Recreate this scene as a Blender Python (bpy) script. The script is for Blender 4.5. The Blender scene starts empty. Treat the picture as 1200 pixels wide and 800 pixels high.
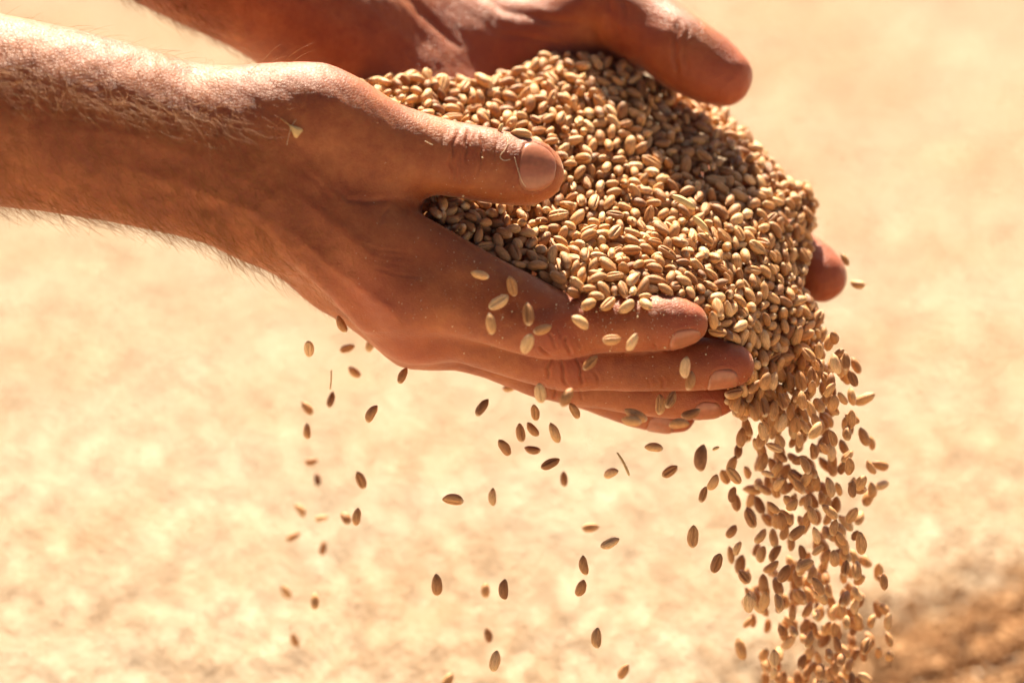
import bpy, math, random, base64, zlib
import numpy as np
from mathutils import Vector, Matrix

random.seed(7)
RNG = np.random.default_rng(7)
SC = bpy.context.scene
COL = SC.collection

# ------------------------------------------------------------------ camera
PITCH = math.radians(25.0)
FOCAL_D = 950.0                       # mm, camera to the plane of the near hand
PXMM = 0.275                          # mm per photo pixel in that plane
CAM_H = 0.72
FWD = np.array([0.0, math.cos(PITCH), -math.sin(PITCH)])
UPV = np.array([0.0, math.sin(PITCH), math.cos(PITCH)])
RGT = np.array([1.0, 0.0, 0.0])
CAMP = np.array([0.0, 0.0, CAM_H])
HANDP = CAMP + FWD * FOCAL_D / 1000.0  # the middle of the near hand plane

cam_data = bpy.data.cameras.new('camera')
cam = bpy.data.objects.new('camera', cam_data)
COL.objects.link(cam)
cam.location = Vector(CAMP)
cam.rotation_euler = (math.pi / 2 - PITCH, 0, 0)
cam_data.sensor_width = 36.0
cam_data.lens = 36.0 * FOCAL_D / (1200 * PXMM)
cam_data.clip_start = 0.05
cam_data.clip_end = 500.0
cam_data.dof.use_dof = True
cam_data.dof.focus_distance = (FOCAL_D + 14) / 1000.0
cam_data.dof.aperture_fstop = 5.0
SC.camera = cam

# ------------------------------------------------------------------ light
SUN_CAM = np.array([-0.04, math.cos(math.radians(72)), math.sin(math.radians(72))])   # right, away, up
SUN_DIR = SUN_CAM[0] * RGT + SUN_CAM[1] * FWD + SUN_CAM[2] * UPV
SUN_DIR /= np.linalg.norm(SUN_DIR)
SUN_EL = math.asin(SUN_DIR[2])
SUN_AZ = math.atan2(SUN_DIR[0], SUN_DIR[1])         # clockwise from +Y
world = bpy.data.worlds.new('World')
SC.world = world
world.use_nodes = True
wn = world.node_tree
wn.nodes.clear()
wo = wn.nodes.new('ShaderNodeOutputWorld')
wb = wn.nodes.new('ShaderNodeBackground')
ws = wn.nodes.new('ShaderNodeTexSky')
ws.sky_type = 'NISHITA'
ws.sun_disc = False
ws.sun_elevation = SUN_EL
ws.sun_rotation = SUN_AZ
ws.dust_density = 3.0
ws.ozone_density = 0.0
ws.air_density = 0.3
wb.inputs['Strength'].default_value = 0.05
wn.links.new(ws.outputs[0], wb.inputs[0])
wn.links.new(wb.outputs[0], wo.inputs[0])
sun_data = bpy.data.lights.new('sun', 'SUN')
sun_data.energy = 5.0
sun_data.angle = math.radians(0.6)
sun_data.color = (1.0, 0.86, 0.66)
sun = bpy.data.objects.new('sun', sun_data)
COL.objects.link(sun)
sun.rotation_euler = Vector(SUN_DIR).to_track_quat('Z', 'Y').to_euler()
sun.location = (0.5, 2.0, 3.0)
SC.view_settings.view_transform = 'Standard'
SC.view_settings.look = 'None'
SC.view_settings.gamma = 1.0
SC.view_settings.exposure = 1.8
SC.render.engine = 'CYCLES'
SC.cycles.use_denoising = True
SC.cycles.max_bounces = 8
SC.cycles.diffuse_bounces = 5
SC.cycles.caustics_reflective = False
SC.cycles.caustics_refractive = False

# ------------------------------------------------------------------ frames
def P(px, py, Y):
    """photo pixel + depth in mm behind the near hand plane -> mm (right, away, up) in the hand frame"""
    s = PXMM * (1 + Y / FOCAL_D)
    return np.array([(px - 600) * s, Y, (400 - py) * s])

def to_world(v):
    v = np.asarray(v, float) / 1000.0
    return HANDP + v[..., 0:1] * RGT + v[..., 1:2] * FWD + v[..., 2:3] * UPV

def to_px(v):
    s = PXMM * (1 + v[..., 1] / FOCAL_D)
    return 600 + v[..., 0] / s, 400 - v[..., 2] / s

# ------------------------------------------------------------------ signed distance tubes
class Tube:
    """Smooth tapered tube through nodes (px,py,Y,ra,rb); ra lies along `side`, rb across it."""
    def __init__(self, nodes, side=(0, 0, 1), k=4.0, sub=4, cull=16.0, kfar=None, krange=None, neg=False):
        n = np.array([list(P(*a[:3])) + [a[3], a[4] if len(a) > 4 else a[3]] for a in nodes], float)
        pts = []
        m = len(n)
        for i in range(m - 1):
            p0 = n[max(i - 1, 0)]; p1 = n[i]; p2 = n[i + 1]; p3 = n[min(i + 2, m - 1)]
            for j in range(sub):
                t = j / sub
                pts.append(0.5 * ((2 * p1) + (-p0 + p2) * t + (2 * p0 - 5 * p1 + 4 * p2 - p3) * t * t + (-p0 + 3 * p1 - 3 * p2 + p3) * t ** 3))
        pts.append(n[-1])
        self.n = np.array(pts)
        self.side = np.array(side, float)
        self.k, self.kfar, self.krange, self.neg = k, kfar, krange, neg
        r = self.n[:, 3:].max()
        self.lo = self.n[:, :3].min(0) - r; self.hi = self.n[:, :3].max(0) + r
        self.cull = cull
    def dist(self, Q):
        bd = np.linalg.norm(np.maximum(np.maximum(self.lo - Q, Q - self.hi), 0), axis=1)
        out = bd + 4.0
        K = np.full(len(Q), float(self.k))
        idx = np.nonzero(bd < self.cull)[0]
        if len(idx) == 0:
            return out, K
        q = Q[idx].astype(np.float32)
        best = np.full(len(idx), 1e9, np.float32)
        arc = np.zeros(len(idx), np.float32)
        acc = 0.0
        n = self.n.astype(np.float32)
        for i in range(len(n) - 1):
            A, B = n[i, :3], n[i + 1, :3]
            ab = B - A
            L = float(np.linalg.norm(ab)) + 1e-6
            dr = ab / L
            u = self.side - self.side.dot(dr) * dr
            u = (u / np.linalg.norm(u)).astype(np.float32)
            w = np.cross(dr, u)
            v = q - A
            tt = v @ dr
            t = np.clip(tt / L, 0, 1)
            ra = n[i, 3] + (n[i + 1, 3] - n[i, 3]) * t
            rb = n[i, 4] + (n[i + 1, 4] - n[i, 4]) * t
            a = v @ u; b = v @ w; c = tt - t * L
            rc = np.minimum(ra, rb)
            a2, b2, c2 = (a / ra) ** 2, (b / rb) ** 2, (c / rc) ** 2
            qq = np.sqrt(a2 + b2 + c2) + 1e-5
            g = np.sqrt(a2 / ra ** 2 + b2 / rb ** 2 + c2 / rc ** 2) + 1e-5
            d = qq * (qq - 1) / g
            d = np.where(qq < 0.3, -rc * 0.7, d)
            m = d < best
            best = np.where(m, d, best)
            arc = np.where(m, acc + t * L, arc)
            acc += L
        out[idx] = best
        if self.kfar is not None:
            a0, a1 = self.krange
            s = np.clip((arc - a0) / (a1 - a0), 0, 1)
            s = s * s * (3 - 2 * s)
            K[idx] = self.k + (self.kfar - self.k) * s
        return out, K

def field(tubes, Q):
    d = None
    for tb in tubes:
        e, K = tb.dist(Q)
        if d is None:
            d = e; continue
        if tb.neg:
            h = np.maximum(K - np.abs(d + e), 0) / K
            d = np.maximum(d, -e) + h * h * K * 0.25
        else:
            h = np.maximum(K - np.abs(d - e), 0) / K
            d = np.minimum(d, e) - h * h * K * 0.25
    return d

def grad(tubes, Q, e=0.4):
    t = np.array([[1, -1, -1], [-1, -1, 1], [-1, 1, -1], [1, 1, 1]], float)
    g = np.zeros_like(Q)
    for v in t:
        g += v * field(tubes, Q + v * e)[:, None]
    return g / (np.linalg.norm(g, axis=1)[:, None] + 1e-9)

def surface(tubes, lo, hi, h):
    """surface nets on a two level grid -> verts (mm), quads"""
    lo = np.array(lo, float); hi = np.array(hi, float)
    C = 4
    n = np.ceil((hi - lo) / (h * C)).astype(int) * C + 1
    nc = (n - 1) // C + 1
    gc = np.stack(np.meshgrid(*[lo[i] + np.arange(nc[i]) * h * C for i in range(3)], indexing='ij'), -1).reshape(-1, 3)
    dc = field(tubes, gc).reshape(nc)
    F = np.repeat(np.repeat(np.repeat(np.sign(dc) * 9, C, 0), C, 1), C, 2)[:n[0], :n[1], :n[2]].astype(np.float32)
    near = np.abs(dc) < h * C * 1.5 + 1.0
    nr = np.repeat(np.repeat(np.repeat(near, C, 0), C, 1), C, 2)[:n[0], :n[1], :n[2]]
    # a fine node is near if its coarse node or a neighbour is
    nr2 = nr.copy()
    for ax in range(3):
        nr2 |= np.roll(nr2, C - 1, ax) | np.roll(nr2, -(C - 1), ax)
    I = np.argwhere(nr2)
    for s in range(0, len(I), 400000):
        J = I[s:s + 400000]
        F[J[:, 0], J[:, 1], J[:, 2]] = field(tubes, lo + J * h)
    # close the borders
    F[0] = F[-1] = 9; F[:, 0] = F[:, -1] = 9; F[:, :, 0] = F[:, :, -1] = 9
    S = F < 0
    cor = [(i, j, k) for i in (0, 1) for j in (0, 1) for k in (0, 1)]
    cnt = np.zeros(np.array(S.shape) - 1, np.int8)
    for c in cor:
        cnt += S[c[0]:S.shape[0] - 1 + c[0], c[1]:S.shape[1] - 1 + c[1], c[2]:S.shape[2] - 1 + c[2]]
    act = np.argwhere((cnt > 0) & (cnt < 8))
    ids = np.full(cnt.shape, -1, np.int64)
    ids[act[:, 0], act[:, 1], act[:, 2]] = np.arange(len(act))
    acc = np.zeros((len(act), 3)); num = np.zeros(len(act))
    for a in cor:
        for ax in range(3):
            if a[ax]: continue
            b = list(a); b[ax] = 1
            fa = F[act[:, 0] + a[0], act[:, 1] + a[1], act[:, 2] + a[2]]
            fb = F[act[:, 0] + b[0], act[:, 1] + b[1], act[:, 2] + b[2]]
            m = (fa < 0) != (fb < 0)
            t = np.where(m, fa / np.where(m, fa - fb, 1), 0)
            p = np.tile(np.array(a, float), (len(act), 1)); p[:, ax] += t
            acc[m] += p[m]; num[m] += 1
    V = lo + (act + acc / num[:, None]) * h
    quads = []
    for ax in range(3):
        o1, o2 = [(1, 2), (2, 0), (0, 1)][ax]
        sl0 = [slice(None)] * 3; sl1 = [slice(None)] * 3
        sl0[ax] = slice(0, -1); sl1[ax] = slice(1, None)
        a = S[tuple(sl0)]; b = S[tuple(sl1)]
        E = np.argwhere(a != b)
        E = E[(E[:, o1] > 0) & (E[:, o2] > 0) & (E[:, o1] < cnt.shape[o1]) & (E[:, o2] < cnt.shape[o2])]
        def cell(d1, d2):
            c = E.copy(); c[:, o1] -= d1; c[:, o2] -= d2
            return ids[c[:, 0], c[:, 1], c[:, 2]]
        q = np.stack([cell(1, 1), cell(0, 1), cell(0, 0), cell(1, 0)], 1)
        inside = a[E[:, 0], E[:, 1], E[:, 2]]
        q = np.where(inside[:, None], q, q[:, ::-1])
        quads.append(q)
    Qd = np.concatenate(quads)
    Qd = Qd[(Qd >= 0).all(1)]
    for _ in range(1):
        d = field(tubes, V); g = grad(tubes, V)
        V = V - g * np.clip(d, -0.6, 0.6)[:, None] * 0.9
    return V, Qd

# ------------------------------------------------------------------ the two hands as solids
# near hand: back of the hand to the viewer, thumb on top, fingers away to the right
NEAR = [
    # forearm and wrist
    Tube([(-190, 122, 5, 33, 27), (-60, 122, 3, 31.5, 26), (100, 147, 2, 29.5, 24), (205, 172, 3, 28, 22), (270, 186, 4, 28.5, 21), (315, 200, 7, 30, 20), (345, 212, 10, 28, 18)], k=6),
    # base of the hand
    Tube([(300, 170, 4, 22, 16), (350, 210, 10, 26, 17), (400, 262, 14, 24, 15)], side=(-0.5, 0.3, 1), k=14),
    Tube([(300, 205, 14, 20, 17), (345, 255, 24, 19, 15), (400, 310, 32, 17, 13)], side=(0, 0.4, 1), k=12),
    # metacarpals
    Tube([(350, 215, 2, 12), (410, 280, -1, 11.5), (455, 330, 0, 12.2), (490, 348, 1, 11)], k=9),
    Tube([(350, 240, 12, 12), (415, 318, 12, 11.5), (470, 372, 13, 12), (495, 382, 14, 10.6)], k=8),
    Tube([(345, 255, 26, 12), (410, 330, 28, 11), (470, 380, 29, 11.4), (500, 393, 29, 10)], k=8),
    Tube([(340, 260, 38, 12), (410, 330, 42, 11), (470, 372, 44, 11), (500, 385, 45, 9.4)], k=8),
    # palm side, web between thumb and index
    Tube([(360, 200, 22, 20, 14), (420, 265, 26, 17, 12), (470, 320, 28, 15, 11)], k=12),
    Tube([(372, 160, 4, 16, 13), (425, 240, 7, 17, 9), (455, 285, 5, 14, 9)], side=(0.8, 0, -0.5), k=12),
    Tube([(415, 262, 1, 12, 10), (452, 276, 0, 10.5, 9), (500, 297, 0, 10.2, 8.5), (555, 327, -1, 9.8, 8.5), (610, 352, -1, 9, 8), (670, 378, -1, 7.5, 7.5)], k=6),
    Tube([(360, 230, 36, 18, 14), (440, 270, 42, 16, 12), (525, 325, 44, 12, 10)], k=12),
    # thumb: metacarpal, heel bump, phalanges
    Tube([(280, 152, 0, 18, 15), (345, 134, 0, 14.5, 14), (388, 142, 1, 14.2, 13.5), (430, 166, 3, 15.6, 13.5), (470, 177, 5, 14.2, 12.5),
          (515, 184, 6, 12.4, 11.3), (553, 190, 7, 12.2, 11.6), (590, 197, 7, 11.8, 10.8), (617, 201, 7, 11.0, 9.6), (634, 204, 7, 8.8, 7.4)], k=8, sub=5),
    Tube([(325, 142, 0, 14), (368, 130, 1, 13.4), (400, 143, 2, 12)], k=9),
    # fingers
    Tube([(478, 347, 1, 10.8), (515, 352, 0, 10.2), (560, 364, -1, 9.5), (605, 377, 0, 9.8), (650, 384, 0, 10.4), (695, 380, 1, 9.5), (735, 379, 1, 9.2), (755, 378, 1, 9.3), (785, 378, 1, 8.7), (804, 378, 1, 7.0)],
         k=7, kfar=0.7, krange=(18, 38), sub=4),
    Tube([(485, 384, 14, 10.6), (530, 388, 13, 10.0), (570, 398, 13, 9.6), (615, 412, 13, 9.7), (662, 422, 13, 10.0), (705, 425, 13, 9.1), (750, 426, 12, 9.0), (785, 426, 12, 9.0), (830, 426, 12, 8.5), (859, 428, 12, 7.0)],
         k=6, kfar=0.7, krange=(14, 34), sub=4),
    Tube([(490, 394, 29, 10), (540, 402, 29, 9.2), (587, 416, 29, 9.1), (630, 432, 29, 9.3), (660, 440, 29, 9.2), (700, 448, 29, 8.6), (755, 457, 28, 8.5), (800, 462, 28, 8.3), (832, 464, 28, 7.4), (846, 464, 28, 6.0)],
         k=6, kfar=0.7, krange=(14, 34), sub=4),
    Tube([(490, 384, 45, 9.4), (540, 398, 45, 8.4), (600, 420, 45, 8.2), (640, 436, 45, 8.3), (700, 458, 44, 7.5), (745, 474, 43, 7.5), (780, 483, 43, 7.0), (795, 486, 43, 5.8)],
         k=6, kfar=0.7, krange=(14, 34), sub=4),
    # ulna bump at the wrist and tendon ridge
    Tube([(318, 235, -8, 5.0), (365, 300, -5, 4.0), (430, 372, 3, 3.0)], k=7),
]
# far hand: palm to the viewer, thumb on top, fingers under the grain
FAR = [
    Tube([(40, -190, 60, 30, 26), (180, -95, 70, 29, 26), (300, -28, 80, 27, 23), (395, 18, 88, 27, 20)], side=(-0.6, 0, 0.8), k=6),
    Tube([(360, 5, 86, 24, 18), (460, 50, 96, 30, 16), (560, 95, 102, 33, 14), (640, 140, 102, 32, 13)], side=(-0.45, -0.1, 1), k=12),
    Tube([(420, 60, 84, 18, 15), (500, 120, 88, 19, 14), (590, 200, 82, 16, 13), (640, 250, 72, 13, 11)], k=12),
    Tube([(480, 90, 90, 14, 14), (600, 105, 100, 14), (700, 135, 96, 12.5)], k=9),
    Tube([(500, 110, 90, 14, 14), (600, 150, 95, 13), (690, 190, 90, 12)], k=9),
    Tube([(500, 130, 88, 13, 13), (590, 185, 86, 12), (665, 232, 80, 11)], k=9),
    Tube([(490, 140, 82, 12, 13), (560, 205, 76, 11), (635, 272, 67, 10)], k=9),
    Tube([(430, 140, 82, 18, 14), (540, 245, 76, 16, 12), (620, 300, 70, 12, 10)], k=12),
    # thenar and thumb
    Tube([(410, 22, 92, 20, 15), (500, 44, 97, 14.5, 12), (590, 50, 98, 13.5, 12), (660, 34, 94, 14.5, 13), (706, 10, 88, 14, 13.2), (732, 14, 83, 13.8, 13.0), (768, 38, 77, 13.2, 12.4), (797, 59, 71, 13.4, 12.4), (828, 79, 69, 12.4, 11.4), (850, 91, 67, 10.2, 9.4)],
         side=(-0.4, 0, 1), k=12, kfar=2, krange=(70, 110), sub=5),
    Tube([(520, 66, 102, 13, 11), (600, 68, 104, 14, 11), (690, 62, 99, 13, 10), (735, 66, 93, 9, 8)], k=12),
    # fingers
    Tube([(695, 138, 96, 11.6), (760, 182, 98, 10.4), (820, 228, 97, 10.6), (862, 256, 92, 9.6), (905, 286, 84, 10.6), (942, 310, 77, 10.6), (961, 323, 73, 9.3)], k=6, kfar=0.7, krange=(14, 36)),
    Tube([(685, 192, 90, 11.2), (750, 250, 86, 10.2), (812, 308, 80, 10.2), (850, 345, 76, 9.2), (890, 380, 72, 9.3), (918, 408, 66, 8.8), (932, 424, 63, 7.6)], k=6, kfar=0.7, krange=(14, 36)),
    Tube([(662, 234, 80, 10.6), (725, 295, 76, 9.6), (785, 352, 70, 9.6), (820, 388, 66, 8.8), (850, 420, 62, 8.8), (868, 448, 58, 8.4), (878, 464, 55, 7.4)], k=6, kfar=0.7, krange=(14, 36)),
    Tube([(632, 274, 68, 9.6), (680, 325, 66, 8.6), (730, 372, 62, 8.4), (765, 400, 60, 7.8), (795, 424, 58, 7.6), (815, 438, 56, 6.6)], k=6, kfar=0.7, krange=(14, 36)),
]
def hands_field(Q):
    return np.minimum(field(NEAR, Q), field(FAR, Q))
NEAR_BOX = ((-196, -38, -46), (84, 66, 112))
FAR_BOX = ((-190, 38, -36), (122, 128, 150))

# ------------------------------------------------------------------ heap of grain: depth over the picture plane
HEAP_CTRL = [(490, 242, 2), (505, 266, -3), (555, 303, -5), (615, 338, -8), (700, 356, -11), (760, 358, -10), (824, 367, -3), (848, 405, 3), (862, 450, 10), (885, 485, 22),
             (930, 445, 32), (965, 400, 38), (950, 330, 44), (955, 270, 58), (955, 225, 64), (700, 250, 24), (790, 285, 17), (850, 330, 17), (900, 300, 32), (905, 215, 56),
             (600, 200, 30), (520, 180, 30), (430, 108, 46), (500, 100, 52), (560, 100, 60), (640, 68, 74), (700, 62, 78), (760, 90, 76), (810, 125, 76), (860, 145, 74), (750, 165, 52), (825, 195, 54), (650, 130, 50)]
_hp = np.array(HEAP_CTRL, float)
def _tps(r2): return 0.5 * r2 * np.log(r2 + 1e-9)
_hx = _hp[:, :2] / 100
_D = ((_hx[:, None] - _hx[None]) ** 2).sum(-1)
_n = len(_hp)
_M = np.zeros((_n + 3, _n + 3)); _M[:_n, :_n] = _tps(_D) + np.eye(_n) * 0.02
_M[:_n, _n] = 1; _M[:_n, _n + 1:] = _hx; _M[_n, :_n] = 1; _M[_n + 1:, :_n] = _hx.T
_W = np.linalg.solve(_M, np.r_[_hp[:, 2], 0, 0, 0])
def heap_depth(px, py):
    x = np.stack([np.asarray(px, float), np.asarray(py, float)], -1) / 100
    r2 = ((x[..., None, :] - _hx) ** 2).sum(-1)
    return _tps(r2) @ _W[:_n] + _W[_n] + x @ _W[_n + 1:]
HEAP_POLY = [(410, 96), (440, 92), (480, 88), (560, 95), (600, 84), (640, 66), (690, 63), (740, 76), (800, 112), (850, 132), (880, 160), (905, 192), (950, 220), (957, 250), (946, 290), (940, 330),
             (966, 375), (962, 410), (940, 445), (905, 485), (868, 491), (852, 468), (862, 428), (842, 396), (828, 372), (800, 361), (760, 362), (700, 362), (614, 343), (552, 308), (497, 270), (474, 235), (470, 190), (440, 120)]

# ------------------------------------------------------------------ materials
def mat(name):
    m = bpy.data.materials.new(name); m.use_nodes = True
    nt = m.node_tree
    b = nt.nodes['Principled BSDF']
    def N(t, **kw):
        n = nt.nodes.new(t)
        for k, v in kw.items():
            if k.startswith('i_'):
                key = k[2:]
                key = int(key) if key.isdigit() else key
                n.inputs[key].default_value = v
            else:
                setattr(n, k, v)
        return n
    def L(a, c): nt.links.new(a, c)
    return m, nt, b, N, L

def ramp(n, stops):
    cr = n.color_ramp
    while len(cr.elements) < len(stops): cr.elements.new(0.5)
    for e, (p, c) in zip(cr.elements, stops):
        e.position = p; e.color = (*c, 1)

WHEAT = [(0.0, (0.27, 0.115, 0.040)), (0.15, (0.44, 0.215, 0.078)), (0.55, (0.60, 0.325, 0.126)), (0.85, (0.67, 0.405, 0.175)), (1.0, (0.76, 0.53, 0.28))]
def grain_material(name, sss, cols=WHEAT):
    m, nt, b, N, L = mat(name)
    oi = N('ShaderNodeObjectInfo'); geo = N('ShaderNodeNewGeometry')
    add = N('ShaderNodeMath', operation='ADD'); L(oi.outputs['Random'], add.inputs[0]); L(geo.outputs['Random Per Island'], add.inputs[1])
    fr = N('ShaderNodeMath', operation='FRACT'); L(add.outputs[0], fr.inputs[0])
    cr = N('ShaderNodeValToRGB'); L(fr.outputs[0], cr.inputs[0])
    ramp(cr, cols)
    at = N('ShaderNodeAttribute', attribute_name='grain_loc')
    # lengthwise streaks
    mp = N('ShaderNodeMapping'); mp.inputs['Scale'].default_value = (0.35, 2.2, 2.2)
    L(at.outputs['Vector'], mp.inputs[0])
    off = N('ShaderNodeVectorMath', operation='ADD'); L(mp.outputs[0], off.inputs[0]); L(fr.outputs[0], off.inputs[1])
    n1 = N('ShaderNodeTexNoise', i_Scale=1.6, i_Detail=5.0, i_Roughness=0.65); L(off.outputs[0], n1.inputs['Vector'])
    mx = N('ShaderNodeMixRGB', blend_type='MULTIPLY'); mx.inputs[0].default_value = 0.75
    c2 = N('ShaderNodeValToRGB'); L(n1.outputs[0], c2.inputs[0]); ramp(c2, [(0.32, (0.48, 0.38, 0.30)), (0.58, (1.08, 1.05, 1.02))])
    L(cr.outputs[0], mx.inputs[1]); L(c2.outputs[0], mx.inputs[2])
    # darker germ end, pale brush end
    sx = N('ShaderNodeSeparateXYZ'); L(at.outputs['Vector'], sx.inputs[0])
    mr = N('ShaderNodeMapRange'); mr.inputs[1].default_value = 2.3; mr.inputs[2].default_value = 3.1; L(sx.outputs[0], mr.inputs[0])
    mx2 = N('ShaderNodeMixRGB', blend_type='MIX'); L(mr.outputs[0], mx2.inputs[0]); L(mx.outputs[0], mx2.inputs[1]); mx2.inputs[2].default_value = (0.30, 0.17, 0.075, 1)
    mr2 = N('ShaderNodeMapRange'); mr2.inputs[1].default_value = -2.4; mr2.inputs[2].default_value = -3.2; L(sx.outputs[0], mr2.inputs[0])
    mx3 = N('ShaderNodeMixRGB', blend_type='MIX'); L(mr2.outputs[0], mx3.inputs[0]); L(mx2.outputs[0], mx3.inputs[1]); mx3.inputs[2].default_value = (0.62, 0.47, 0.28, 1)
    if sss:
        L(mx3.outputs[0], b.inputs['Base Color'])
    else:
        gp = N('ShaderNodeTexNoise', i_Scale=7.0, i_Detail=5.0, i_Roughness=0.6); L(geo.outputs['Position'], gp.inputs['Vector'])
        gc = N('ShaderNodeValToRGB'); L(gp.outputs[0], gc.inputs[0]); ramp(gc, [(0.38, (0.97, 0.90, 0.83)), (0.58, (1.0, 1.0, 1.0))])
        gm = N('ShaderNodeMixRGB', blend_type='MULTIPLY'); gm.inputs[0].default_value = 1.0
        L(mx3.outputs[0], gm.inputs[1]); L(gc.outputs[0], gm.inputs[2]); L(gm.outputs[0], b.inputs['Base Color'])
    b.inputs['Roughness'].default_value = 0.48
    b.inputs['Specular IOR Level'].default_value = 0.35 if sss else 0.08
    if not sss: b.inputs['Roughness'].default_value = 0.8
    if sss:
        b.inputs['Subsurface Weight'].default_value = 0.25
        b.inputs['Subsurface Radius'].default_value = (1.0, 0.45, 0.18)
        b.inputs['Subsurface Scale'].default_value = 0.0012
    bp = N('ShaderNodeBump', i_Strength=0.55, i_Distance=0.00035)
    n2 = N('ShaderNodeTexNoise', i_Scale=2.6, i_Detail=6.0, i_Roughness=0.7); L(off.outputs[0], n2.inputs['Vector'])
    L(n2.outputs[0], bp.inputs['Height']); L(bp.outputs[0], b.inputs['Normal'])
    return m

def skin_material(name):
    m, nt, b, N, L = mat(name)
    tc = N('ShaderNodeTexCoord')
    at = N('ShaderNodeAttribute', attribute_name='tint')
    n1 = N('ShaderNodeTexNoise', i_Scale=55.0, i_Detail=7.0, i_Roughness=0.72); L(tc.outputs['Object'], n1.inputs['Vector'])
    cr = N('ShaderNodeValToRGB'); L(n1.outputs[0], cr.inputs[0])
    ramp(cr, [(0.33, (0.22, 0.050, 0.012)), (0.5, (0.295, 0.080, 0.020)), (0.66, (0.37, 0.120, 0.034))])
    n3 = N('ShaderNodeTexNoise', i_Scale=420.0, i_Detail=4.0, i_Roughness=0.7); L(tc.outputs['Object'], n3.inputs['Vector'])
    c3 = N('ShaderNodeValToRGB'); L(n3.outputs[0], c3.inputs[0]); ramp(c3, [(0.32, (0.86, 0.80, 0.76)), (0.6, (1.03, 1.03, 1.03))])
    mm = N('ShaderNodeMixRGB', blend_type='MULTIPLY'); mm.inputs[0].default_value = 0.8
    L(cr.outputs[0], mm.inputs[1]); L(c3.outputs[0], mm.inputs[2])
    red = N('ShaderNodeMixRGB', blend_type='MIX'); L(at.outputs['Fac'], red.inputs[0]); L(mm.outputs[0], red.inputs[1]); red.inputs[2].default_value = (0.34, 0.066, 0.030, 1)
    L(red.outputs[0], b.inputs['Base Color'])
    b.inputs['Subsurface Weight'].default_value = 0.55
    b.inputs['Subsurface Radius'].default_value = (1.0, 0.30, 0.14)
    b.inputs['Subsurface Scale'].default_value = 0.0035
    b.inputs['Specular IOR Level'].default_value = 0.38
    b.inputs['Sheen Weight'].default_value = 0.24; b.inputs['Sheen Roughness'].default_value = 0.35; b.inputs['Sheen Tint'].default_value = (1, 0.82, 0.62, 1)
    rr = N('ShaderNodeMapRange'); L(n3.outputs[0], rr.inputs[0]); rr.inputs[3].default_value = 0.42; rr.inputs[4].default_value = 0.62
    L(rr.outputs[0], b.inputs['Roughness'])
    # skin relief: fine polygonal furrows over small noise
    ns = N('ShaderNodeTexNoise', i_Scale=300.0, i_Detail=2.0); L(tc.outputs['Object'], ns.inputs['Vector'])
    va = N('ShaderNodeVectorMath', operation='SCALE'); L(ns.outputs['Color'], va.inputs[0]); va.inputs['Scale'].default_value = 0.0014
    vb = N('ShaderNodeVectorMath', operation='ADD'); L(tc.outputs['Object'], vb.inputs[0]); L(va.outputs[0], vb.inputs[1])
    mp = N('ShaderNodeMapping'); L(vb.outputs[0], mp.inputs[0]); mp.inputs['Scale'].default_value = (0.75, 1, 1.25)
    v1 = N('ShaderNodeTexVoronoi', feature='DISTANCE_TO_EDGE', i_Scale=1000.0); L(mp.outputs[0], v1.inputs['Vector'])
    m1 = N('ShaderNodeMapRange'); L(v1.outputs['Distance'], m1.inputs[0]); m1.inputs[2].default_value = 0.16
    mp2 = N('ShaderNodeMapping'); L(vb.outputs[0], mp2.inputs[0]); mp2.inputs['Scale'].default_value = (1.5, 1, 0.45); mp2.inputs['Rotation'].default_value = (0, 0.5, 0)
    v2 = N('ShaderNodeTexNoise', i_Scale=620.0, i_Detail=4.0, i_Roughness=0.6); L(mp2.outputs[0], v2.inputs['Vector'])
    ad = N('ShaderNodeMath', operation='MULTIPLY_ADD'); L(v2.outputs[0], ad.inputs[0]); ad.inputs[1].default_value = 1.5; L(m1.outputs[0], ad.inputs[2])
    bp = N('ShaderNodeBump', i_Strength=0.6, i_Distance=0.00011); L(ad.outputs[0], bp.inputs['Height'])
    n4 = N('ShaderNodeTexNoise', i_Scale=110.0, i_Detail=4.0); L(tc.outputs['Object'], n4.inputs['Vector'])
    bp2 = N('ShaderNodeBump', i_Strength=0.4, i_Distance=0.0007); L(n4.outputs[0], bp2.inputs['Height']); L(bp.outputs[0], bp2.inputs['Normal'])
    L(bp2.outputs[0], b.inputs['Normal'])
    return m

def simple(name, col, rough, spec=0.5, sss=0.0):
    m, nt, b, N, L = mat(name)
    tc = N('ShaderNodeTexCoord')
    n = N('ShaderNodeTexNoise', i_Scale=700.0, i_Detail=4.0); L(tc.outputs['Object'], n.inputs['Vector'])
    c = N('ShaderNodeValToRGB'); L(n.outputs[0], c.inputs[0])
    ramp(c, [(0.3, tuple(x * 0.86 for x in col)), (0.7, tuple(min(1, x * 1.1) for x in col))])
    L(c.outputs[0], b.inputs['Base Color'])
    b.inputs['Roughness'].default_value = rough; b.inputs['Specular IOR Level'].default_value = spec
    if sss:
        b.inputs['Subsurface Weight'].default_value = sss; b.inputs['Subsurface Scale'].default_value = 0.002
    return m

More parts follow.
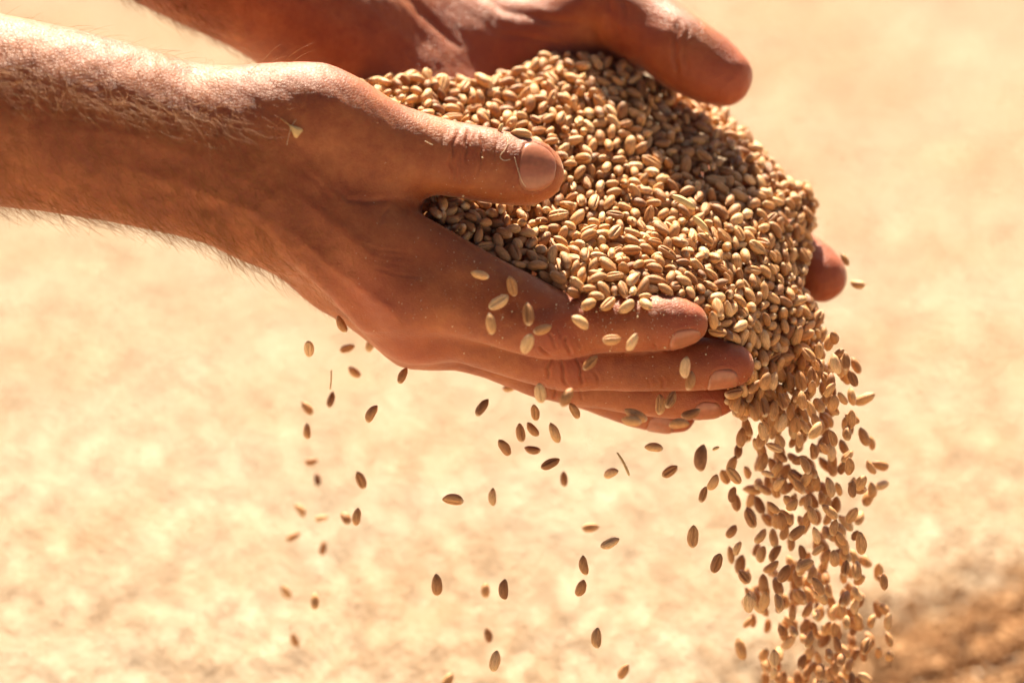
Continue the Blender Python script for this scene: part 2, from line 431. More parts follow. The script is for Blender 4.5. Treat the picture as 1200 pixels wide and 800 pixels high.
M_GRAIN = grain_material('wheat', True)
PALE = [(0.0, (0.569, 0.47, 0.347)), (0.2, (0.592, 0.497, 0.371)), (0.55, (0.615, 0.52, 0.395)), (0.85, (0.626, 0.537, 0.413)), (1.0, (0.649, 0.563, 0.437))]
M_FLOORGRAIN = grain_material('pale_wheat', False, PALE)
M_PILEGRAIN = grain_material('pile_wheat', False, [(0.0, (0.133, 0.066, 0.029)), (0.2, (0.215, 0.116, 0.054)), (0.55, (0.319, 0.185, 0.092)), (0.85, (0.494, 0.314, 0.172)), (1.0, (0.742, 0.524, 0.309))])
M_SKIN = skin_material('skin')
M_NAIL = simple('nail', (0.37, 0.135, 0.068), 0.30, 0.5, 0.4)
M_HAIR = simple('hair', (0.30, 0.125, 0.036), 0.5, 0.15)
M_HUSK = simple('husk', (0.62, 0.42, 0.18), 0.6, 0.3)
M_FIBRE = simple('fibre', (0.72, 0.60, 0.38), 0.6, 0.3)

def ground_material():
    m, nt, b, N, L = mat('grain_ground')
    tc = N('ShaderNodeTexCoord')
    v = N('ShaderNodeTexVoronoi', i_Scale=190.0); L(tc.outputs['Object'], v.inputs['Vector'])
    c = N('ShaderNodeValToRGB'); L(v.outputs['Color'], c.inputs[0])
    ramp(c, [(0.0, (0.47, 0.371, 0.266)), (0.5, (0.507, 0.407, 0.295)), (1.0, (0.536, 0.439, 0.325))])
    L(c.outputs[0], b.inputs['Base Color']); b.inputs['Roughness'].default_value = 0.75
    n = N('ShaderNodeTexNoise', i_Scale=60.0, i_Detail=6.0); L(tc.outputs['Object'], n.inputs['Vector'])
    a = N('ShaderNodeMath', operation='ADD'); L(v.outputs['Distance'], a.inputs[0]); L(n.outputs[0], a.inputs[1])
    bp = N('ShaderNodeBump', i_Strength=0.8, i_Distance=0.002); L(a.outputs[0], bp.inputs['Height']); L(bp.outputs[0], b.inputs['Normal'])
    return m

# ------------------------------------------------------------------ object helpers
def mesh_obj(name, V, F, material, parent=None, smooth=True, origin=None):
    """V in metres, world"""
    V = np.asarray(V, float)
    o0 = np.array(origin if origin is not None else (0, 0, 0), float)
    me = bpy.data.meshes.new(name)
    V2 = V - o0
    F = np.asarray(F) if not isinstance(F, list) else F
    if isinstance(F, np.ndarray):
        k = F.shape[1]
        me.vertices.add(len(V2)); me.vertices.foreach_set('co', V2.astype(np.float32).ravel())
        me.loops.add(F.size); me.loops.foreach_set('vertex_index', F.astype(np.int32).ravel())
        me.polygons.add(len(F)); me.polygons.foreach_set('loop_start', np.arange(0, F.size, k, dtype=np.int32))
        me.polygons.foreach_set('loop_total', np.full(len(F), k, np.int32))
        me.update(calc_edges=True); me.validate()
    else:
        me.from_pydata(V2.tolist(), [], F)
    if smooth: me.polygons.foreach_set('use_smooth', np.ones(len(me.polygons), bool))
    me.materials.append(material)
    o = bpy.data.objects.new(name, me); COL.objects.link(o)
    o.location = Vector(o0)
    if parent:
        o.parent = parent
        o.location = Vector(o0) - parent.location
    return o

def tag(o, label=None, cat=None, group=None, kind=None):
    if label: o['label'] = label
    if cat: o['category'] = cat
    if group: o['group'] = group
    if kind: o['kind'] = kind
    return o

def empty(name, loc):
    o = bpy.data.objects.new(name, None); COL.objects.link(o)
    o.location = Vector(loc); o.empty_display_size = 0.02
    return o

# ------------------------------------------------------------------ ground, spread with grain
def ground_h(x, y):
    x = np.asarray(x, float); y = np.asarray(y, float)
    rr = np.sqrt((x - 0.44) ** 2 + (y - 0.91) ** 2 + 0.0006)
    h = 0.207 * np.clip(1 - rr / 0.39, 0, 1)
    h = h + 0.007 * np.sin(x * 75 + 2 * np.sin(y * 40)) * np.sin(y * 83 + 2 * np.sin(x * 37)) * (rr < 0.37)
    h = h + 0.0013 * np.sin(x * 21 + 1.3 * np.sin(y * 9)) * np.sin(y * 17 + 0.8 + 1.1 * np.sin(x * 7))
    h = h + 0.0009 * (1 + 1.6 * np.clip((1.35 - y) / 0.25, 0, 1)) * np.sin(x * 53 + y * 31 + 2 * np.sin(y * 23)) * np.cos(y * 61 - x * 19 + 1.7 * np.sin(x * 29))
    h = h + 0.0007 * np.sin(x * 160 + 2 * np.sin(y * 70)) * np.sin(y * 150 + 2 * np.sin(x * 66 + 1))
    return h

M_GROUND = ground_material()
def build_ground():
    xs = np.concatenate([np.linspace(-200, -1.3, 24), np.linspace(-1.2, 1.2, 241), np.linspace(1.3, 200, 24)])
    ys = np.concatenate([np.linspace(-60, -0.3, 16), np.linspace(-0.2, 3.2, 341), np.linspace(3.3, 400, 30)])
    X, Y = np.meshgrid(xs, ys, indexing='ij')
    fade = np.clip((1.25 - np.abs(X)) / 0.3, 0, 1) * np.clip((3.2 - Y) / 0.5, 0, 1) * np.clip((Y + 0.2) / 0.3, 0, 1)
    Z = ground_h(X, Y) * fade
    V = np.stack([X, Y, Z], -1).reshape(-1, 3)
    nx, ny = X.shape
    i, j = np.meshgrid(np.arange(nx - 1), np.arange(ny - 1), indexing='ij')
    a = (i * ny + j).ravel()
    F = np.stack([a, a + ny, a + ny + 1, a + 1], 1)
    g = mesh_obj('ground', V, F, M_GROUND)
    tag(g, 'sunlit ground spread with pale golden wheat', kind='structure')
    return g
build_ground()

# ------------------------------------------------------------------ a grain of wheat (mm, long axis x, crease on -z)
def grain_mesh(name, seed, length=6.2, width=3.6, height=3.25, segs=18, rings=12, material=None):
    r = np.random.default_rng(seed)
    length *= r.uniform(0.95, 1.06); width *= r.uniform(0.92, 1.07); height *= r.uniform(0.93, 1.06)
    shriv = r.choice([1.0, 1.0, 1.0, 0.9, 0.8]); width *= shriv; height *= shriv ** 0.6
    bend = r.uniform(0.0, 0.45); asym = r.uniform(-0.12, 0.12)
    if segs >= 16:
        th = np.concatenate([np.linspace(-90, -60, 4)[:-1], np.linspace(-60, 240, segs - 5)[:-1], np.linspace(240, 270, 4)[:-1]]) * np.pi / 180
    else:
        th = np.linspace(-90, 270, segs + 1)[:-1] * np.pi / 180
    ns = len(th)
    u = 0.5 - 0.5 * np.cos(np.pi * np.linspace(0, 1, rings + 2)[1:-1])
    V = [(-length / 2, 0, -bend * 0.3)]
    for a in u:
        t = 2 * a - 1
        prof = (1 - abs(t) ** 2.25) ** 0.56 * (1 - 0.10 * t + asym * 0.3 * t * t)
        if t > 0.62: prof *= 1 - 0.25 * (t - 0.62) / 0.38
        for q in th:
            cr = np.exp(-((abs(((q + np.pi / 2 + np.pi) % (2 * np.pi)) - np.pi)) / 0.20) ** 2)
            rad = (1 - 0.46 * cr * (1 - t ** 6)) * (1 + (1 - shriv) * 0.22 * np.sin(3 * q + 5 * t + seed))
            y = np.cos(q) * width / 2 * prof * rad * (1.0 + asym * np.sin(q))
            z = np.sin(q) * height / 2 * prof * rad
            if np.sin(q) < 0: z *= 0.92
            if t > 0.5 and np.sin(q) > 0.3: z -= 0.22 * (t - 0.5) * np.sin(q) * (0.6 if t < 0.85 else 0.1)    # germ dent
            z += -bend * (t * t) + 0.0
            V.append((t * length / 2, y, z))
    V.append((length / 2, 0, -bend))
    F = []
    nr = len(u)
    for j in range(ns): F.append((0, 1 + (j + 1) % ns, 1 + j))
    for i in range(nr - 1):
        for j in range(ns):
            a = 1 + i * ns + j; b = 1 + i * ns + (j + 1) % ns
            F.append((a, b, b + ns, a + ns))
    e = 1 + nr * ns
    for j in range(ns): F.append((1 + (nr - 1) * ns + j, 1 + (nr - 1) * ns + (j + 1) % ns, e))
    V = np.array(V)
    me = bpy.data.meshes.new(name)
    me.from_pydata((V / 1000).tolist(), [], F)
    me.polygons.foreach_set('use_smooth', np.ones(len(me.polygons), bool))
    at = me.attributes.new('grain_loc', 'FLOAT_VECTOR', 'POINT')
    at.data.foreach_set('vector', V.astype(np.float32).ravel())
    me.materials.append(material or M_GRAIN)
    return me, V, F
GRAINS = [grain_mesh('wheat_grain_shape', s) for s in range(11)]

def basis(ax, spin):
    """rotation matrices (n,3,3): columns x=ax, y,z spun"""
    ax = ax / np.linalg.norm(ax, axis=1)[:, None]
    ref = np.where(np.abs(ax[:, 2:3]) < 0.9, [[0, 0, 1.0]], [[1.0, 0, 0]])
    y = np.cross(ref, ax); y /= np.linalg.norm(y, axis=1)[:, None]
    z = np.cross(ax, y)
    c, s = np.cos(spin)[:, None], np.sin(spin)[:, None]
    y2 = y * c + z * s; z2 = -y * s + z * c
    return np.stack([ax, y2, z2], -1)

CAMR = np.stack([RGT, FWD, UPV], 1)      # hand frame -> world rotation

def joined_grains(name, Cmm, A, scl, spin):
    """many grains as one mesh; inputs in the hand frame"""
    R = CAMR @ basis(A, spin)
    W = to_world(Cmm)
    Vs, Fs, Ls = [], [], []
    off = 0
    tri = [(np.array([f for f in F if len(f) == 3]), np.array([f for f in F if len(f) == 4])) for _, _, F in GRAINS]
    T, Q = [], []
    for i in range(len(W)):
        k = (i * 5) % len(GRAINS)
        V = GRAINS[k][1]
        Vs.append((V * scl[i] / 1000) @ R[i].T + W[i]); Ls.append(V)
        T.append(tri[k][0] + off); Q.append(tri[k][1] + off)
        off += len(V)
    V = np.concatenate(Vs); T = np.concatenate(T); Q = np.concatenate(Q)
    me = bpy.data.meshes.new(name)
    me.vertices.add(len(V)); me.vertices.foreach_set('co', (V - HANDP).astype(np.float32).ravel())
    li = np.concatenate([T.ravel(), Q.ravel()]).astype(np.int32)
    tot = np.concatenate([np.full(len(T), 3), np.full(len(Q), 4)]).astype(np.int32)
    me.loops.add(len(li)); me.loops.foreach_set('vertex_index', li)
    me.polygons.add(len(tot)); me.polygons.foreach_set('loop_start', (np.cumsum(tot) - tot).astype(np.int32)); me.polygons.foreach_set('loop_total', tot)
    me.update(calc_edges=True)
    me.polygons.foreach_set('use_smooth', np.ones(len(tot), bool))
    at = me.attributes.new('grain_loc', 'FLOAT_VECTOR', 'POINT'); at.data.foreach_set('vector', np.concatenate(Ls).astype(np.float32).ravel())
    me.materials.append(M_GRAIN)
    o = bpy.data.objects.new(name, me); COL.objects.link(o); o.location = Vector(HANDP)
    return o

N_GRAIN = 0
def place_grain(Cmm, axis, scl, spin, label, group):
    global N_GRAIN
    me = GRAINS[N_GRAIN % len(GRAINS)][0]
    o = bpy.data.objects.new('wheat_grain', me); COL.objects.link(o)
    R = CAMR @ basis(np.array([axis], float), np.array([spin]))[0]
    M4 = Matrix([list(r) + [0] for r in R] + [[0, 0, 0, 1]])
    o.matrix_world = Matrix.Translation(Vector(to_world(np.array(Cmm)))) @ M4 @ Matrix.Scale(scl, 4)
    N_GRAIN += 1
    return tag(o, label, 'wheat grain', group)

# ground grains: two countless spreads, instanced on points
def spread(name, x, y, lift, tilt, low, r, label):
    z = ground_h(x, y) + lift
    me = bpy.data.meshes.new(name)
    me.vertices.add(len(x)); me.vertices.foreach_set('co', np.stack([x, y, z], 1).astype(np.float32).ravel())
    tl = tilt if tilt > 0.3 else np.clip(0.50 - 0.9 * (y - 1.05), 0.06, 0.50)
    rot = np.stack([r.random(len(x)) * 6.28, r.normal(0, 1, len(x)) * tl, r.random(len(x)) * 6.28], 1)
    at = me.attributes.new('rot', 'FLOAT_VECTOR', 'POINT'); at.data.foreach_set('vector', rot.astype(np.float32).ravel())
    at = me.attributes.new('size', 'FLOAT', 'POINT'); at.data.foreach_set('value', r.uniform(0.85, 1.15, len(x)).astype(np.float32))
    o = bpy.data.objects.new(name, me); COL.objects.link(o)
    src = bpy.data.objects.new('single_grain', low)          # never linked: only instanced
    ng = bpy.data.node_groups.new('spread', 'GeometryNodeTree')
    ng.interface.new_socket('Geometry', in_out='INPUT', socket_type='NodeSocketGeometry')
    ng.interface.new_socket('Geometry', in_out='OUTPUT', socket_type='NodeSocketGeometry')
    nn = ng.nodes; gi = nn.new('NodeGroupInput'); go = nn.new('NodeGroupOutput')
    ob = nn.new('GeometryNodeObjectInfo'); ob.inputs['Object'].default_value = src; ob.inputs['As Instance'].default_value = True
    ip = nn.new('GeometryNodeInstanceOnPoints')
    a1 = nn.new('GeometryNodeInputNamedAttribute'); a1.data_type = 'FLOAT_VECTOR'; a1.inputs['Name'].default_value = 'rot'
    a2 = nn.new('GeometryNodeInputNamedAttribute'); a2.data_type = 'FLOAT'; a2.inputs['Name'].default_value = 'size'
    e2r = nn.new('FunctionNodeEulerToRotation')
    ng.links.new(gi.outputs[0], ip.inputs['Points']); ng.links.new(ob.outputs['Geometry'], ip.inputs['Instance'])
    ng.links.new(a1.outputs[0], e2r.inputs[0]); ng.links.new(e2r.outputs[0], ip.inputs['Rotation']); ng.links.new(a2.outputs[0], ip.inputs['Scale'])
    ng.links.new(ip.outputs[0], go.inputs[0])
    md = o.modifiers.new('spread', 'NODES'); md.node_group = ng
    return tag(o, label, 'spilled wheat', kind='stuff')

def build_floor_grains():
    r = np.random.default_rng(11)
    gx, gy = np.meshgrid(np.arange(-0.62, 0.62, 0.0043), np.arange(0.84, 2.32, 0.0043), indexing='ij')      # even cover, jittered
    x = (gx + r.uniform(-0.0021, 0.0021, gx.shape)).ravel(); y = (gy + r.uniform(-0.0021, 0.0021, gy.shape)).ravel()
    wide = np.abs(x) < 0.30 + 0.22 * (y - 0.84)
    x, y = x[wide], y[wide]
    keep = np.hypot(x - 0.44, y - 0.91) > 0.36
    x, y = x[keep], y[keep]
    spread('spilled_wheat', x, y, r.uniform(-0.0005, 0.0022, len(x)), 0.22, grain_mesh('pale_grain_shape', 21, segs=10, rings=6, material=M_FLOORGRAIN)[0], r,
           'pale loose wheat grains spread thinly over the sunlit ground')
    k = 90000
    a = r.random(k) * 2 * np.pi; q = np.sqrt(r.random(k)) * 0.45
    x, y = 0.44 + q * np.cos(a), 0.91 + q * np.sin(a)
    edge = q < np.where(r.random(k) < 0.35, 0.385 + np.abs(r.normal(0, 0.022, k)), 0.372) + 0.008 * np.sin(5 * a + 1) + 0.03 * r.random(k)
    x, y = x[edge], y[edge]
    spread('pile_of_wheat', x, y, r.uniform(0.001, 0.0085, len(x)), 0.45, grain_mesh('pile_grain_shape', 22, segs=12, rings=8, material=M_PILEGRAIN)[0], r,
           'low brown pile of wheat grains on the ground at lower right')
build_floor_grains()

# ------------------------------------------------------------------ hands
def seg_dist(px, py, line):
    d = np.full(px.shape, 1e9)
    tpar = np.zeros(px.shape)
    for i in range(len(line) - 1):
        a = np.array(line[i], float); b = np.array(line[i + 1], float); ab = b - a
        t = np.clip(((px - a[0]) * ab[0] + (py - a[1]) * ab[1]) / (ab @ ab), 0, 1)
        e = np.hypot(px - a[0] - t * ab[0], py - a[1] - t * ab[1])
        m = e < d
        d = np.where(m, e, d); tpar = np.where(m, (i + t) / (len(line) - 1), tpar)
    return d, tpar

# (polyline in photo pixels, half width mm, depth mm; negative depth raises)
NEAR_CREASES = [
    ([(537, 150), (530, 172), (529, 192), (533, 212)], 0.42, 0.34), ([(549, 150), (547, 172), (547, 193)], 0.45, 0.40), ([(565, 156), (564, 180), (558, 211)], 0.38, 0.26),
    ([(583, 162), (580, 185), (578, 200)], 0.35, 0.14), ([(540, 178), (538, 200), (541, 222)], 0.32, 0.18), ([(520, 156), (517, 180)], 0.35, 0.12),
    ([(633, 405), (637, 411), (643, 417)], 0.35, 0.35), ([(643, 390), (648, 400), (653, 409)], 0.35, 0.25), ([(662, 394), (665, 405), (668, 417)], 0.38, 0.42), ([(676, 392), (680, 404), (682, 414)], 0.3, 0.15), ([(655, 384), (657, 396)], 0.3, 0.2),
    ([(648, 419), (641, 432), (641, 444)], 0.38, 0.45), ([(659, 420), (660, 436), (664, 453)], 0.38, 0.42), ([(675, 417), (681, 437), (682, 454)], 0.38, 0.42), ([(696, 433), (700, 443), (701, 452)], 0.32, 0.25),
    ([(775, 440), (777, 455)], 0.32, 0.28), ([(760, 443), (762, 456)], 0.3, 0.18), ([(768, 402), (769, 411)], 0.3, 0.2), ([(650, 453), (650, 468)], 0.35, 0.35), ([(638, 449), (640, 464)], 0.32, 0.25), ([(681, 456), (682, 470)], 0.32, 0.25),
    ([(390, 218), (408, 234), (432, 236), (470, 232)], 0.8, 0.4), ([(459, 239), (447, 254), (443, 270)], 0.55, 0.2), ([(425, 290), (450, 300), (490, 304)], 0.5, 0.09), ([(420, 298), (446, 308), (480, 312)], 0.5, 0.1), ([(430, 306), (452, 315), (496, 319)], 0.5, 0.08),
    ([(415, 283), (445, 293), (480, 297)], 0.4, 0.1), ([(436, 313), (462, 321), (500, 325)], 0.4, 0.1), ([(352, 196), (372, 214), (390, 236)], 0.9, 0.25), ([(338, 160), (352, 172), (366, 190)], 1.2, 0.25),
    # tendons and veins stand up
    ([(330, 262), (380, 306), (440, 350), (470, 372)], 1.6, -0.55), ([(345, 225), (390, 262), (440, 305)], 2.0, -0.45), ([(120, 190), (210, 214), (300, 250), (340, 290)], 1.8, -0.45), ([(60, 150), (150, 158), (250, 190)], 2.2, -0.3),
]
# finger nails: axis point, axis dir, dorsal dir, length, half angle
def nz(v): v = np.array(v, float); return v / np.linalg.norm(v)
TIP = [t for t in NEAR if len(t.n) > 30 or t.kfar]
NAILS = [
    (P(607, 201, 7), nz((1, 0.02, -0.12)), nz((-0.05, -1, 0.20)), 12.2, 0.92, TIP[0]),
    (P(783, 379, 0), nz((1, 0, 0.03)), nz((0, -0.34, -0.94)), 10.4, 0.92, TIP[1]),
    (P(829, 426, 12), nz((1, 0, -0.04)), nz((0, -0.45, -0.89)), 10.0, 0.92, TIP[2]),
    (P(812, 462, 28), nz((1, 0, -0.04)), nz((0, -0.40, -0.92)), 9.4, 0.9, TIP[3]),
    (P(762, 479, 43), nz((1, 0, -0.2)), nz((0, -0.4, -0.9)), 8.6, 1.0, TIP[4]),
]
def nail_coords(V, nl):
    c, d, n, L, ph, _t = nl
    n = n - d * (n @ d); n = n / np.linalg.norm(n); t = np.cross(d, n)
    r = V - c
    s = r @ d; p = np.arctan2(r @ t, r @ n)
    return 2 * s / L - 1, p / ph, np.sqrt((r @ n) ** 2 + (r @ t) ** 2)

def make_hand(name, tubes, box, h, creases, nails, knuckles):
    V, Q = surface(tubes, box[0], box[1], h)
    me = bpy.data.meshes.new(name)
    me.vertices.add(len(V)); me.vertices.foreach_set('co', V.astype(np.float32).ravel())
    me.loops.add(Q.size); me.loops.foreach_set('vertex_index', Q.astype(np.int32).ravel())
    me.polygons.add(len(Q)); me.polygons.foreach_set('loop_start', np.arange(0, Q.size, 4, dtype=np.int32)); me.polygons.foreach_set('loop_total', np.full(len(Q), 4, np.int32))
    me.update(calc_edges=True)
    o = bpy.data.objects.new(name, me); COL.objects.link(o)
    md = o.modifiers.new('s', 'SUBSURF'); md.levels = 1; md.render_levels = 1
    dg = bpy.context.evaluated_depsgraph_get()
    me2 = bpy.data.meshes.new_from_object(o.evaluated_get(dg))
    o.modifiers.clear(); o.data = me2; me2.name = name; bpy.data.meshes.remove(me)
    n = len(me2.vertices)
    co = np.zeros(n * 3, np.float32); me2.vertices.foreach_get('co', co); co = co.reshape(-1, 3).astype(float)
    no = np.zeros(n * 3, np.float32); me2.vertices.foreach_get('normal', no); no = no.reshape(-1, 3).astype(float)
    px, py = to_px(co)
    front = np.clip((-no[:, 1] + 0.15) / 0.3, 0, 1)
    disp = 0.14 * np.sin(co[:, 0] * 0.31 + 2 * np.sin(co[:, 2] * 0.17)) * np.sin(co[:, 2] * 0.29 + co[:, 1] * 0.23 + 1) + 0.05 * np.sin(co[:, 0] * 0.9 + co[:, 1]) * np.sin(co[:, 2] * 0.83 + 2)
    wob = 0.9 * np.sin(py * 0.31 + px * 0.07) + 0.6 * np.sin(px * 0.23 + 1)
    ctint = np.zeros(n)
    for line, w, dep in creases:
        if 0 < dep and w < 0.5: dep *= 1.9; w *= 1.1
        d, t = seg_dist(px + wob, py, line)
        d = d * PXMM
        e = np.clip(np.minimum(t, 1 - t) / 0.22, 0, 1) ** 0.7
        m = (d < 6 * w)
        v = np.exp(-(d / w) ** 2) - 0.22 * np.exp(-((d - 2.4 * w) / (1.2 * w)) ** 2)
        disp = disp - np.where(m, dep * v * e * front, 0)
        if dep > 0: ctint = np.maximum(ctint, np.where(m, np.exp(-(d / (1.6 * w)) ** 2) * e * front * min(1, dep * 1.2) * 0.35, 0))
    tint = ctint
    for (kx, ky, kY, kr, ks) in knuckles:
        c = P(kx, ky, kY)
        tint = np.maximum(tint, 1.5 * ks * np.exp(-((co - c) ** 2).sum(1) / kr ** 2))
    for nl in nails:
        a, b, rr = nail_coords(co, nl)
        rho = (np.abs(a) ** 3 + np.abs(b) ** 3) ** (1 / 3)
        near = (rr < 16) & (np.abs(nl[5].dist(co)[0]) < 0.8)
        ins = 1 - np.clip((rho - 0.86) / 0.14, 0, 1)
        fold = np.exp(-((rho - 1.12) / 0.09) ** 2) * np.clip((0.75 - a) / 0.3, 0, 1)
        disp = disp + np.where(near & (rho < 1.6), -0.34 * ins + 0.18 * fold, 0)
    co2 = co + no * disp[:, None]
    W = to_world(co2)
    base = np.array(W[np.argmin(px)]) if False else to_world(P(300, 180, 5))
    me2.vertices.foreach_set('co', (W - base).astype(np.float32).ravel())
    at = me2.attributes.new('tint', 'FLOAT', 'POINT'); at.data.foreach_set('value', tint.astype(np.float32))
    me2.polygons.foreach_set('use_smooth', np.ones(len(me2.polygons), bool))
    me2.materials.clear(); me2.materials.append(M_SKIN)
    me2.update()
    o.location = Vector(base)
    for nl in nails:
        c, d, nn_, L, ph, own = nl
        nn2 = nn_ - d * (nn_ @ d); nn2 /= np.linalg.norm(nn2); t = np.cross(d, nn2)
        G = 19
        pts = []
        for i in range(G):
            for j in range(G):
                a = -1 + 2 * i / (G - 1); b = -1 + 2 * j / (G - 1)
                # square to rounded outline
                k = (abs(a) ** 3 + abs(b) ** 3) ** (1 / 3)
                m = max(abs(a), abs(b))
                f = m / k if k > 0 else 1
                a2, b2 = a * f, b * f
                pts.append((a2, b2, m))
        pts = np.array(pts)
        s = (pts[:, 0] + 1) / 2 * L; p = pts[:, 1] * ph
        dirs = np.cos(p)[:, None] * nn2 + np.sin(p)[:, None] * t
        org = c + s[:, None] * d
        r = np.full(len(pts), 15.0)
        for _ in range(30):
            r -= np.clip(own.dist(org + dirs * r[:, None])[0], -1, 2) * 0.8
        arch = 0.30 * (1 - np.abs(pts[:, 1]) ** 2)
        top = org + dirs * (r + np.where(pts[:, 2] > 0.98, -0.10, 0.05 + arch * 0.5 + 0.12 * np.clip(1 - pts[:, 2], 0, .3) / .3))[:, None]
        bot = org + dirs * (r - 0.6)[:, None]
        VV = np.concatenate([top, bot]); nq = G * G; F = []
        for i in range(G - 1):
            for j in range(G - 1):
                q = i * G + j
                F.append((q, q + G, q + G + 1, q + 1)); F.append((nq + q, nq + q + 1, nq + q + G + 1, nq + q + G))
        ring = [j for j in range(G)] + [i * G + G - 1 for i in range(1, G)] + [(G - 1) * G + j for j in range(G - 2, -1, -1)] + [i * G for i in range(G - 2, 0, -1)]
        for a_, b_ in zip(ring, ring[1:] + ring[:1]): F.append((a_, b_, b_ + nq, a_ + nq))
        no_ = mesh_obj('fingernail', to_world(VV), F, M_NAIL, parent=o, origin=to_world(c))
    return o, co2, no, px, py

near_hand, nco, nno, npx, npy = make_hand('hand', NEAR, NEAR_BOX, 1.0, NEAR_CREASES, NAILS,
    [(430, 350, -8, 14, 0.30), (655, 395, -8, 11, 0.30), (660, 440, 0, 12, 0.30), (800, 375, -5, 11, 0.35), (860, 425, 5, 11, 0.35), (540, 185, -16, 12, 0.22), (640, 200, -14, 11, 0.42), (790, 486, 38, 12, 0.4), (480, 400, 10, 14, .3), (840, 468, 22, 10, .35), (590, 160, -14, 8, .3)])
tag(near_hand, 'hairy forearm and near hand seen from the back, thumb over the grain', 'hand', 'pair of cupped hands')
FAR_CREASES = [([(712, -8), (716, 10), (716, 32), (722, 48)], 1.3, 0.8), ([(724, -10), (733, 8), (736, 24)], 1.0, 0.4), ([(797, 20), (790, 56), (795, 96)], 0.9, 0.6), ([(806, 28), (801, 60), (806, 90)], 0.7, 0.35), ([(560, -10), (590, 12), (640, 24), (700, 30)], 1.2, 0.4),
               ([(470, -10), (500, 20), (540, 60)], 1.3, 0.5), ([(580, 40), (620, 44), (670, 56)], 0.8, 0.3)]
far_hand, fco, fno, fpx, fpy = make_hand('hand', FAR, FAR_BOX, 1.25, FAR_CREASES, [],
    [(855, 95, 60, 15, 0.45), (965, 320, 70, 13, 0.45), (560, 40, 80, 30, 0.25), (760, 30, 70, 18, 0.2), (930, 425, 60, 12, .4), (880, 465, 55, 12, .4)])
tag(far_hand, 'far hand with palm towards the viewer, fingertips emerging right of the grain', 'hand', 'pair of cupped hands')

# ------------------------------------------------------------------ hair
def build_hair(name, co, no, px, py, parent, n, region, seed, rad=0.05, lmin=5.0, lmax=12.0):
    r = np.random.default_rng(seed)
    w = region(px, py, no)
    w = w / w.sum()
    idx = r.choice(len(co), n, p=w)
    Rt = co[idx] + r.normal(0, 0.2, (n, 3)); Nn = no[idx]
    Rt = Rt - Nn * 0.15
    clump = np.sin(Rt[:, 0] * 0.22 + 1.7 * np.sin(Rt[:, 2] * 0.15)) * 0.6
    flow = np.stack([0.75 + 0 * clump, r.normal(0, 0.25, n), -0.75 + clump * 0.5], 1) + r.normal(0, 0.38, (n, 3))
    flow -= Nn * (flow * Nn).sum(1)[:, None]
    flow /= np.linalg.norm(flow, axis=1)[:, None] + 1e-9
    Ln = r.uniform(lmin, lmax, n) * (0.65 + 0.35 * r.random(n))
    lift = r.uniform(0.25, 0.75, n)
    side = np.cross(Nn, flow) * r.normal(0, 0.9, n)[:, None]
    S = 6
    pts = []
    p = Rt.copy(); d = flow * (1 - lift[:, None] * 0.5) + Nn * lift[:, None]
    d /= np.linalg.norm(d, axis=1)[:, None]
    for s in range(S + 1):
        pts.append(p.copy())
        p = p + d * (Ln / S)[:, None]
        d = d + side * 0.17 - Nn * (0.17 * lift[:, None]) + r.normal(0, 0.05, (n, 3)) + flow * 0.05
        d /= np.linalg.norm(d, axis=1)[:, None]
    pts = np.array(pts)                     # S+1,n,3
    dd = np.gradient(pts, axis=0); dd /= np.linalg.norm(dd, axis=2)[..., None]
    u = np.cross(dd, np.array([0.3, 1, 0.2])); u /= np.linalg.norm(u, axis=2)[..., None]
    v = np.cross(dd, u)
    tr = rad * np.array([1, 1, 0.95, 0.85, 0.7, 0.5, 0.2])[:S + 1] * r.uniform(0.7, 1.25, n)[None, :].T[None, ..., 0].T.T if False else None
    taper = np.array([1, 1, 0.95, 0.85, 0.7, 0.5, 0.2])[:, None] * (rad * r.uniform(0.7, 1.25, n))[None]
    ring = []
    for k in range(3):
        a = k * 2 * math.pi / 3
        ring.append(pts + (u * math.cos(a) + v * math.sin(a)) * taper[..., None])
    R = np.stack(ring, 2)                   # S+1,n,3,3
    R = R.transpose(1, 0, 2, 3)             # n,S+1,3,3
    V = R.reshape(-1, 3)
    base = np.arange(n)[:, None] * (S + 1) * 3
    F = []
    for s in range(S):
        for k in range(3):
            a = s * 3 + k; b = s * 3 + (k + 1) % 3
            F.append(np.stack([base[:, 0] + a, base[:, 0] + b, base[:, 0] + b + 3, base[:, 0] + a + 3], 1))
    F = np.concatenate(F)
    o = mesh_obj(name, to_world(V), F, M_HAIR, parent=parent, origin=np.array(parent.location))
    tag(o, kind='stuff')
    return o

def reg_arm(px, py, no):
    f = np.clip((345 - px) / 80, 0, 1) * np.clip((px + 90) / 30, 0, 1)
    vis = np.clip(0.55 - no[:, 1], 0, 1)
    band = 0.6 + 0.9 * np.exp(-((py - (98 + px * 0.2)) / 18) ** 2) - 0.52 * np.clip((92 + px * 0.2 - py) / 22, 0, 1) + 0.2 * (py > 215)
    return f * vis * band
def reg_dorsum(px, py, no):
    f = np.exp(-(((px - 350) / 60) ** 2 + ((py - 290) / 70) ** 2)) + 0.5 * np.exp(-(((px - 300) / 60) ** 2 + ((py - 180) / 70) ** 2))
    return f * np.clip(0.5 - no[:, 1], 0, 1)
build_hair('arm_hair', nco, nno, npx, npy, near_hand, 3000, reg_arm, 5, rad=0.046, lmin=6, lmax=16)
build_hair('fine_hair', nco, nno, npx, npy, near_hand, 1500, reg_dorsum, 6, rad=0.03, lmin=2.0, lmax=5.0)
def reg_far(px, py, no):
    return np.clip((300 - px) / 80, 0, 1) * np.clip(0.5 - no[:, 1], 0, 1) * (py > -60)
build_hair('arm_hair', fco, fno, fpx, fpy, far_hand, 900, reg_far, 8)


